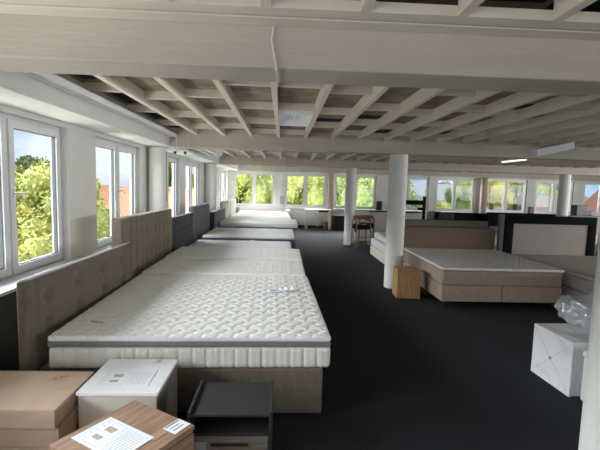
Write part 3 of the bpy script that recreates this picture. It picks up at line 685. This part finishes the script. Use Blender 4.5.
# ---- white nightstand with lid and sheet
t = empty('cream_nightstand', (-0.978, 2.66, 0), 0, 'cream sided nightstand with white glossy top beside the cartons', 'nightstand')
MB().rbox(-0.235, 0.235, -0.238, 0.24, 0.02, 0.478, 0.002).build('body', M_cream, t)
MB().rbox(-0.245, 0.245, -0.245, 0.245, 0.4785, 0.50, 0.003).build('top_panel', M_gloss, t)
MB().box(-0.21, 0.21, -0.20, 0.21, 0, 0.02).build('plinth', M_dark, t)
MB().rbox(0.2355, 0.2425, -0.23, 0.23, 0.03, 0.470, 0.002).build('side_panel', mat('warm_grey_reflective_side', (0.28, 0.26, 0.24), 0.15, var=0.05), t)
sheet((-0.99, 2.60, 0.5012), R(1), 0.33, 0.22, 'printed sheet lying on the white glossy nightstand top')
t = empty('sticker', (-0.86, 2.865, 0.5012), R(0), 'small printed sticker at the back edge of the white top', 'sticker')
MB().box(-0.016, 0.016, -0.03, 0.03, 0, 0.001).build('sticker_body', mat('bluegrey_sticker', (0.5, 0.52, 0.58), 0.6), t)
MB().box(-0.010, 0.010, -0.022, 0.022, 0.001, 0.0014).build('printing', M_ink, t)

# ---- walnut nightstand, turned
ang = math.atan2(-0.2520, 0.4010)
t = empty('walnut_nightstand', (0, 0, 0), ang, 'brown wood grain nightstand turned at an angle in the foreground', 'nightstand')
ux = Vector((math.cos(ang), math.sin(ang), 0)); uy = Vector((-math.sin(ang), math.cos(ang), 0))
corner = Vector((-0.8410, 2.3350, 0)); WX, WY = 0.474, 0.493
ctr = corner + ux*WX/2 - uy*WY/2; t.location = ctr
MB().rbox(-WX/2+0.006, WX/2-0.006, -WY/2+0.006, WY/2-0.006, 0.02, 0.476, 0.002).build('body', M_walnut, t)
MB().rbox(-WX/2, WX/2, -WY/2, WY/2, 0.4765, 0.50, 0.002).build('top_panel', M_walnut, t)
for k, z in enumerate((0.04, 0.26)):
    d_ = MB().rbox(WX/2-0.005, WX/2+0.008, -WY/2+0.012, WY/2-0.012, z, z+0.205, 0.002).build('drawer_front', M_walnut, t)
    MB().rbox(WX/2+0.0085, WX/2+0.022, -0.075, 0.075, z+0.10, z+0.112, 0.003).build('handle', M_blackwood, d_)
MB().box(-WX/2+0.03, WX/2-0.03, -WY/2+0.03, WY/2-0.03, 0, 0.02).build('plinth', M_dark, t)
sc = Vector(((-0.997-0.586)/2-0.03, (2.011+1.979)/2-0.025, 0.5012))
sheet(sc, ang, 0.34, 0.22, 'printed sheet with furniture pictures on the walnut nightstand')
t = empty('sticker', (-0.530, 2.069, 0.5012), ang+R(90), 'white barcode sticker at the right corner of the walnut top', 'sticker')
MB().box(-0.055, 0.055, -0.045, 0.045, 0, 0.001).build('sticker_body', M_paper, t)
m = MB(); m.box(-0.045, 0.045, 0.030, 0.038, 0.001, 0.0014); m.box(-0.04, 0.03, -0.02, -0.014, 0.001, 0.0014); m.box(-0.04, 0.02, 0.005, 0.010, 0.001, 0.0014)
m.build('printing', mat('dark_printing', (0.08, 0.08, 0.1), 0.7), t)
o = MB().box(-0.022, 0.022, -0.05, 0.05, 0, 0.0008).build('tape_strip', M_tape); o.location = (-0.60, 2.00, 0.5012); o.rotation_euler = (0, 0, ang); tag(o, 'brown tape strip on the walnut top beside the sticker', 'tape')

# ---- black nightstand
t = empty('black_nightstand', (-0.275, 2.46, 0), 0, 'black nightstand with open shelf and grey wood drawer', 'nightstand')
for s in (-1, 1): MB().rbox(min(s*0.243, s*0.226), max(s*0.243, s*0.226), -0.20, 0.20, 0.0, 0.468, 0.003).build('side_panel', M_blackwood, t)
MB().rbox(-0.2255, 0.2255, -0.198, 0.20, 0.438, 0.452, 0.002).build('top_panel', M_blackwood, t)
MB().rbox(-0.2255, 0.2255, -0.195, 0.20, 0.322, 0.336, 0.002).build('shelf', M_blackwood, t)
MB().rbox(-0.2255, 0.2255, 0.185, 0.199, 0.337, 0.437, 0.002).build('back_panel', M_blackwood, t)
d_ = MB().rbox(-0.222, 0.222, -0.197, -0.180, 0.06, 0.318, 0.002).build('drawer_front', M_greyoak, t)
MB().rbox(-0.11, 0.11, -0.206, -0.1975, 0.262, 0.280, 0.003).build('handle', M_dark, d_)
MB().box(-0.205, -0.135, -0.199, -0.1974, 0.22, 0.285).build('faded_sticker', mat('faded_grey_sticker', (0.36, 0.34, 0.33), 0.7), d_)
MB().box(-0.2255, 0.2255, -0.17, 0.18, 0.02, 0.06).build('bottom_panel', M_blackwood, t)

# ---- radiators under the left and far windows
def radiator(loc, rz, L, label, H=0.55):
    t = empty('radiator', loc, rz, label, 'radiator', 'radiators below the windows')
    m = MB(); m.rbox(-L/2, L/2, -0.04, 0.04, 0.12, 0.12+H, 0.008); m.build('panel', M_rad, t)
    m = MB()
    n = int(L/0.05)
    for k in range(n): x = -L/2+0.03+(L-0.06)*k/(n-1); m.box(x-0.008, x+0.008, -0.046, -0.04, 0.16, 0.08+H)
    m.build('fins', M_rad, t)
    for s in (-1, 1): MB().box(s*(L/2-0.15)-0.015, s*(L/2-0.15)+0.015, -0.02, 0.02, 0.0, 0.12).build('foot', M_rad, t)
for (a, b, lab) in ((1, 1.04, 'radiator behind the white desk'), (3, 3.2, 'radiator under the window left of the far column'), (5, 5.5, 'radiator behind the black bench'), (8, 7.7, 'radiator under the fifth far window'),
                    (8, 10.0, 'radiator under the yellow tree window'), (8, 12.3, 'radiator under the window with the white column')): radiator((b, 17.86, 0), 0, 1.3, lab)

# ---- desk
t = empty('desk', (1.51, 17.25, 0), 0, 'cream narrow desk with one drawer before far windows', 'desk')
MB().rbox(-0.56, 0.56, -0.25, 0.25, 0.80, 0.84, 0.004).build('desk_top', M_cream, t)
for s in (-1, 1):
    MB().rbox(min(s*0.53, s*0.43), max(s*0.53, s*0.43), -0.24, -0.16, 0, 0.7995, 0.004).build('leg', M_cream, t)
    MB().rbox(min(s*0.53, s*0.43), max(s*0.53, s*0.43), 0.16, 0.24, 0, 0.7995, 0.004).build('leg', M_cream, t)
d_ = MB().rbox(-0.42, 0.0, -0.24, 0.15, 0.70, 0.798, 0.004).build('drawer', M_gloss, t)
MB().rbox(0.02, 0.42, -0.20, 0.15, 0.72, 0.798, 0.004).build('drawer', M_blackwood, t)
t = empty('waste_bin', (1.85, 17.15, 0), 0, 'small reddish brown bin under the desk', 'bin')
MB().cyl((0, 0, 0), (0, 0, 0.34), 0.09, 0.12, n=20).build('bin_body', M_chairwood, t, smooth=True)
t = empty('black_cabinet', (2.55, 17.4, 0), 0, 'low black cabinet under the window left of the column', 'cabinet')
MB().rbox(-0.38, 0.38, -0.2, 0.2, 0.03, 0.60, 0.01).build('body', M_blackwood, t)
for s in (-1, 1): MB().rbox(min(s*0.37, s*0.005), max(s*0.37, s*0.005), -0.215, -0.201, 0.05, 0.58, 0.003).build('door', M_blackwood, t)
o = MB().rbox(-0.09, 0.09, -0.02, 0.0, 0, 0.35, 0.008).build('wall_switch_box', mat('blue_grey_plastic', (0.33, 0.38, 0.44), 0.5)); o.location = (-0.03, YF-0.001, 0.98); tag(o, 'blue grey plastic box fixed on the pier between far windows', 'switch box')

# ---- wooden chairs
def chair(loc, rz, label):
    t = empty('wooden_chair', loc, rz, label, 'chair', 'wooden armchairs by the far column')
    MB().rbox(-0.24, 0.24, -0.22, 0.24, 0.60, 0.74, 0.03, 0.1, rs=3).build('seat', M_glossblk, t, smooth=True)
    for (sx, sy, h) in ((-1, -1, 0.84), (1, -1, 0.84), (-1, 1, 0.86), (1, 1, 0.86)):
        MB().tube([(sx*0.27, sy*0.25, 0), (sx*0.25, sy*0.235, 0.5), (sx*0.235, sy*0.225, h)], 0.018, 8).build('leg', M_chairwood, t, smooth=True)
    pts = [(-0.25, -0.25, 0.85)] + [(-0.26*math.cos(a), 0.05+0.22*math.sin(a), 0.86+0.07*math.sin(a)) for a in [PI*k/10 for k in range(11)]] + [(0.25, -0.25, 0.85)]
    MB().tube(pts, 0.022, 8).build('arm_rail', M_chairwood, t, smooth=True)
    MB().rbox(-0.22, 0.22, 0.235, 0.265, 0.87, 0.98, 0.012).build('backrest', M_chairwood, t, smooth=True)
    for s in (-1, 1): MB().tube([(s*0.262, -0.24, 0.22), (s*0.262, 0.24, 0.22)], 0.012, 8).build('stretcher', M_chairwood, t, smooth=True)
    MB().tube([(-0.262, -0.24, 0.27), (0.262, -0.24, 0.27)], 0.012, 8).build('stretcher', M_chairwood, t, smooth=True)
    t.scale = (0.86, 0.86, 1.0)
    return t
chair((2.30, 11.70, 0), R(8), 'front wooden armchair with black seat right of the far column')
chair((2.56, 12.25, 0), R(172), 'rear wooden armchair partly hidden behind the front one')

# ---- items deep in the room on the right
def board(name, loc, rz, w_, z0, z1, th, m, label, cat='headboard', group=None, edge=0.02):
    o = MB().rbox(-w_/2, w_/2, -th/2, th/2, 0, z1-z0, edge, rs=3).build(name, m, smooth=True); o.location = (loc[0], loc[1], z0); o.rotation_euler = (0, 0, rz)
    return tag(o, label, cat, group)
t = empty('black_bench_rack', (4.6, 15.2, 0), 0, 'black display rack with thick horizontal bar below far window', 'rack')
MB().rbox(-0.50, 0.75, -0.05, 0.05, 1.22, 1.385, 0.015).build('bar', M_glossblk, t, smooth=True)
MB().rbox(0.69, 0.78, -0.06, 0.06, 0.0, 1.54, 0.01).build('post', M_glossblk, t)
MB().rbox(-0.50, -0.42, -0.06, 0.06, 0.0, 1.22, 0.01).build('post', M_glossblk, t)
MB().rbox(0.50, 0.70, -0.06, 0.06, 1.02, 1.12, 0.01).build('bracket', M_glossblk, t)
o = MB().rbox(-0.11, 0.11, -0.1, 0.1, 0, 0.36, 0.01).build('loudspeaker', M_dark); o.location = (4.29, 17.62, 0.93)
t = empty('white_shelf', (5.30, 14.1, 0), 0, 'white open box shelf beside the long dark headboard', 'shelf')
MB().rbox(-0.18, 0.18, 0.14, 0.16, 0.70, 1.05, 0.004).build('back_panel', M_rad, t)
MB().rbox(-0.18, 0.18, -0.16, 0.139, 0.66, 0.70, 0.004).build('shelf_board', M_gloss, t)
MB().rbox(0.145, 0.18, -0.16, 0.139, 0.7005, 1.07, 0.004).build('side_panel', M_gloss, t)
MB().rbox(-0.17, 0.17, -0.15, 0.15, 0, 0.6595, 0.004).build('base_cabinet', M_rad, t)
tag(o, 'small black loudspeaker standing on the far sill left of the column', 'loudspeaker')
o.parent = None; o.location = (4.29, 17.955, ZS-0.03)
o.data = MB().rbox(-0.11, 0.11, -0.05, 0.05, 0, 0.40, 0.01).build('tmp', M_dark).data
bpy.data.objects.remove([q for q in bpy.data.objects if q.name.startswith('tmp')][0])

GD = 'dark headboards deep in the room'
bb = board('headboard', (5.95, 13.4), 0, 1.75, 0.0, 1.06, 0.12, M_glossblk, 'long dark headboard before the window with pale houses', group=GD)
cb = board('headboard', (5.35, 13.1), 0, 0.5, 0.0, 1.05, 0.10, M_greydk, 'narrow anthracite board at the left end of the long dark headboard', group=GD, edge=0.04)
board('headboard', (7.93, 13.0), R(-2), 2.55, 0.0, 1.115, 0.14, M_glossblk, 'wide glossy black headboard below the yellow tree window', group=GD, edge=0.05)
bed_base((7.6, 11.7, 0), 0, 2.0, 2.05, 0.42, M_greige, 'grey bed base before the wide glossy black headboard', GD)
mattress('mattress', (7.6, 11.7, 0.423), 0, 2.0, 2.05, 'white mattress before the wide glossy black headboard', [('mattress_core', 0, 0.27, 0, M_mat, None, 0.2, 0.04)], group=GD)
bed_base((5.6, 11.9, 0), 0, 1.6, 2.05, 0.32, M_greige, 'grey bed base before the long dark headboard', GD)
mattress('mattress', (5.6, 11.9, 0.323), 0, 1.6, 2.05, 'white mattress before the long dark headboard', [('mattress_core', 0, 0.22, 0, M_mat, None, 0.2, 0.04)], group=GD)
board('headboard', (9.45, 12.35), 0, 1.05, 0.0, 1.11, 0.12, M_greige, 'cream grey headboard right of the deep white column', group=GD)
board('headboard', (10.6, 12.9), 0, 0.95, 0.0, 1.10, 0.12, M_glossblk, 'black headboard at the right edge beyond the cream one', group=GD)
t = empty('black_stool_stack', (9.90, 13.2, 0), 0, 'black boxy speaker tower rising behind the cream grey headboard', 'speaker')
MB().rbox(-0.2, 0.2, -0.15, 0.15, 0, 1.42, 0.01).build('tower', M_dark, t)
MB().rbox(0.201, 0.34, -0.12, 0.12, 0, 1.24, 0.01).build('side_box', M_dark, t)
o = MB().rbox(-0.10, 0.10, -0.05, 0.05, 0, 0.34, 0.01).build('loudspeaker', M_dark); o.location = (11.22, 17.955, ZS-0.03); tag(o, 'black loudspeaker on the sill right of the yellow tree window', 'loudspeaker')
# extra beds at the far right seen between boards
bed_base((10.4, 10.6, 0), 0, 1.8, 2.05, 0.35, M_greige, 'greige bed base far right beyond the black framed headboard', GD)
mattress('mattress', (10.4, 10.6, 0.353), 0, 1.8, 2.05, 'pale mattress far right beyond the black framed headboard', [('mattress_core', 0, 0.25, 0, M_topper, None, 0.2, 0.04)], group=GD)

# ------------------------------------------------------------------ outside
gr = struct(MB().box(-90, 120, -40, 170, -5.4, -5.2).build('ground_outside', M_grass), 'lawn and ground outside below the windows', 'ground')
def leaf_crown(seed, n, m_leaf, squash=0.8, leaf=0.085):
    rr = random.Random(seed); m = MB(); blobs = []
    for k in range(26):
        a = rr.uniform(0, 2*PI); e = rr.uniform(-0.75, 1.0); q = math.sqrt(max(0, 1-e*e*0.9))*rr.uniform(0.25, 0.78)
        blobs.append((Vector((math.cos(a)*q, math.sin(a)*q, e*squash*0.75)), rr.uniform(0.24, 0.42)))
    for k in range(n):
        c, r0 = blobs[rr.randrange(len(blobs))]
        d = Vector((rr.gauss(0, 1), rr.gauss(0, 1), rr.gauss(0, 1))).normalized()
        p = c + d*r0*rr.uniform(0.7, 1.05)
        u = Vector((rr.gauss(0, 1), rr.gauss(0, 1), rr.gauss(0, 1))).normalized(); v = u.cross(d+Vector((0.01, 0, 0.3))).normalized()
        s = leaf*rr.uniform(0.25, 0.6)
        m.add([p-u*s, p+v*s*0.6, p+u*s, p-v*s*0.6], [(0, 1, 2, 3)])
    for c, r0 in blobs:
        vs_ = []; fs_ = []; nu, nv = 8, 6
        for i in range(nv+1):
            for j in range(nu): th = PI*i/nv; ph = 2*PI*j/nu; vs_.append(c + Vector((math.sin(th)*math.cos(ph), math.sin(th)*math.sin(ph), math.cos(th)))*r0*0.78)
        for i in range(nv):
            for j in range(nu): fs_.append((i*nu+j, (i+1)*nu+j, (i+1)*nu+(j+1) % nu, i*nu+(j+1) % nu))
        m.add(vs_, fs_)
    o = m.build('crown', m_leaf); me = o.data; bpy.data.objects.remove(o); return me
CR = {}
for i, (k, ml) in enumerate((('A', M_leafA), ('B', M_leafB), ('C', M_leafC), ('D', M_leafD), ('E', M_leafE), ('F', M_leafF))): CR[k] = leaf_crown(11+i, 13000, ml)
TRK = MB().tube([(0, 0, 0), (0.02, 0, 0.5), (0, 0.02, 1.0)], 0.035, 8); tko = TRK.build('trunk', M_bark); TRKM = tko.data; bpy.data.objects.remove(tko)
def tree(x, y, ztop, rad, kind, label, squash=1.0, group='trees outside the windows'):
    t = empty('tree', (x, y, -5.2), random.uniform(0, 6), label, 'tree', group)
    H_ = ztop+5.2; ch = min(H_*0.85, rad*2.1*squash)/2
    c = bpy.data.objects.new('crown', CR[kind]); C.objects.link(c); c.parent = t; c.scale = (rad, rad, ch); c.location = (0, 0, H_-ch)
    k = bpy.data.objects.new('trunk', TRKM); C.objects.link(k); k.parent = t; k.scale = (rad*2.2, rad*2.2, H_-ch)
    return t
def raypt(px, Y):   # where the column of view px crosses depth Y
    return (px-283)/408.0*Y
# far wall trees (dense, left part)
for (px, Y, zt, rad, kd, lab) in ((215, 34, 5.2, 2.6, 'B', 'green tree at the left edge of the first far window'), (240, 27, 4.4, 2.15, 'A', 'yellow green tree filling the left of first far window'), (268, 34, 5.4, 2.6, 'B', 'green tree between the first two far windows'),
        (301, 27.5, 4.6, 2.3, 'A', 'yellow green tree filling the second far window'), (331, 34, 5.4, 2.7, 'A', 'yellow green tree behind the tan column near the desk'), (362, 27, 4.4, 2.3, 'B', 'green tree right behind the far white column'), (392, 35, 4.4, 2.3, 'B', 'green tree beside the black speaker window'),
        (402, 46, 1.2, 2.6, 'A', 'low yellow green bush top behind black rack'), (421, 44, 1.9, 2.2, 'D', 'pale distant tree above the black rack'), (438, 36, 1.4, 1.9, 'A', 'yellow green shrub left in the pale house window'), (470, 38, 3.4, 2.1, 'B', 'green tree right of the pale house'),
        (447, 88, 5.0, 5.0, 'D', 'pale distant tree behind the pale houses'), (486, 72, 4.6, 4.5, 'D', 'pale distant tree right of the pale houses'),
        (495, 31, 4.0, 1.9, 'C', 'bright golden yellow tree'), (521, 34, 4.6, 2.1, 'A', 'yellow green tree right of the golden one'), (511, 27, 0.6, 1.3, 'C', 'low golden bush below the yellow green tree'),
        (543, 50, 5.2, 3.0, 'D', 'pale tree beside the white column window'), (549, 44, 2.9, 1.6, 'B', 'green tree top before the tiled roof')):
    tree(raypt(px, Y), Y, zt, rad, kd, lab, squash=1.5 if px < 395 else 1.0)
# left side trees
for (x, y, zt, rad, kd, lab) in ((-6.8, 12.2, 2.35, 1.7, 'E', 'yellow green tree in the near left window'), (-9.8, 15.0, 2.2, 1.8, 'E', 'bushy yellow green tree left in the near window'), (-14.0, 24.6, 3.6, 2.4, 'F', 'green tree above bushes in the second left window'),
        (-9.2, 19.0, 2.4, 1.5, 'E', 'yellow tree before the orange roof'), (-5.0, 8.9, 0.7, 1.3, 'E', 'low bush just outside the near left window'), (-6.8, 6.2, 0.4, 1.7, 'E', 'wide low bush outside the leftmost sash'), (-10.9, 9.6, 1.6, 2.2, 'F', 'green bush behind the low yellow green ones'),
        (-6.4, 16.0, 0.6, 1.4, 'F', 'dark green bush below the orange roof'), (-8.9, 30.5, 5.4, 2.2, 'E', 'yellow green tree rising behind the orange roof'), (-30, 48, 3.0, 5.0, 'D', 'pale distant tree on the left horizon')):
    tree(x, y, zt, rad, kd, lab)

def house(name, x, y, wx, wy, zw, zr, label, rz=0, roofm=M_tiles):
    t = empty(name, (x, y, -5.2), rz, label, 'house', 'houses outside')
    MB().box(-wx/2, wx/2, -wy/2, wy/2, 0, zw+5.2).build('wall', M_house, t)
    a = zw+5.15; b = zr+5.2; e = 0.4
    m = MB(); m.add([(-wx/2-e, -wy/2-e, a), (wx/2+e, -wy/2-e, a), (wx/2+e, wy/2+e, a), (-wx/2-e, wy/2+e, a), (-wx/2-e, 0, b), (wx/2+e, 0, b)],
                    [(0, 1, 5, 4), (2, 3, 4, 5), (1, 2, 5), (3, 0, 4), (0, 3, 2, 1)])
    m.build('roof', roofm, t)
    for k in range(int(wx/2.5)):
        xx = -wx/2+1.2+2.5*k
        for zz in (1.2, 3.8):
            if zz+1.4 < zw+5.0:
                w_ = MB().box(xx-0.55, xx+0.55, -wy/2-0.03, -wy/2-0.001, zz, zz+1.3).build('window_frame', M_frame, t)
                MB().box(xx-0.45, xx+0.45, -wy/2-0.04, -wy/2-0.031, zz+0.1, zz+1.2).build('pane', M_housew, w_)
    return t
house('tiled_house', -7.2, 23.0, 6.4, 6.0, -1.5, 1.55, 'house with large orange tiled roof outside the left windows')
house('distant_house', -19.5, 34.0, 7.5, 6, -0.6, 2.3, 'small red roofed house in the near left window')
M_greyroof = mat('grey_roof_cover', (0.42, 0.42, 0.44), 0.8, var=0.05)
house('pale_house', raypt(446, 52), 52, 12, 8, 0.6, 2.6, 'long pale house beyond the dark headboards', roofm=M_greyroof)
house('pale_house', raypt(409, 68), 68, 7, 7, 0.6, 3.1, 'pale house with grey roof above black rack', roofm=M_greyroof)
house('brick_house', raypt(560, 37), 37, 5.6, 6, -0.4, 1.6, 'house with dull roof beside the white column window', roofm=m_tiles('dull_pink_roof_tiles', (0.36, 0.27, 0.24), (0.25, 0.19, 0.17), 2.0))
house('tiled_house', raypt(650, 30), 30, 7.0, 7, -1.5, 2.3, 'house with steep orange roof at the right edge', rz=R(90))
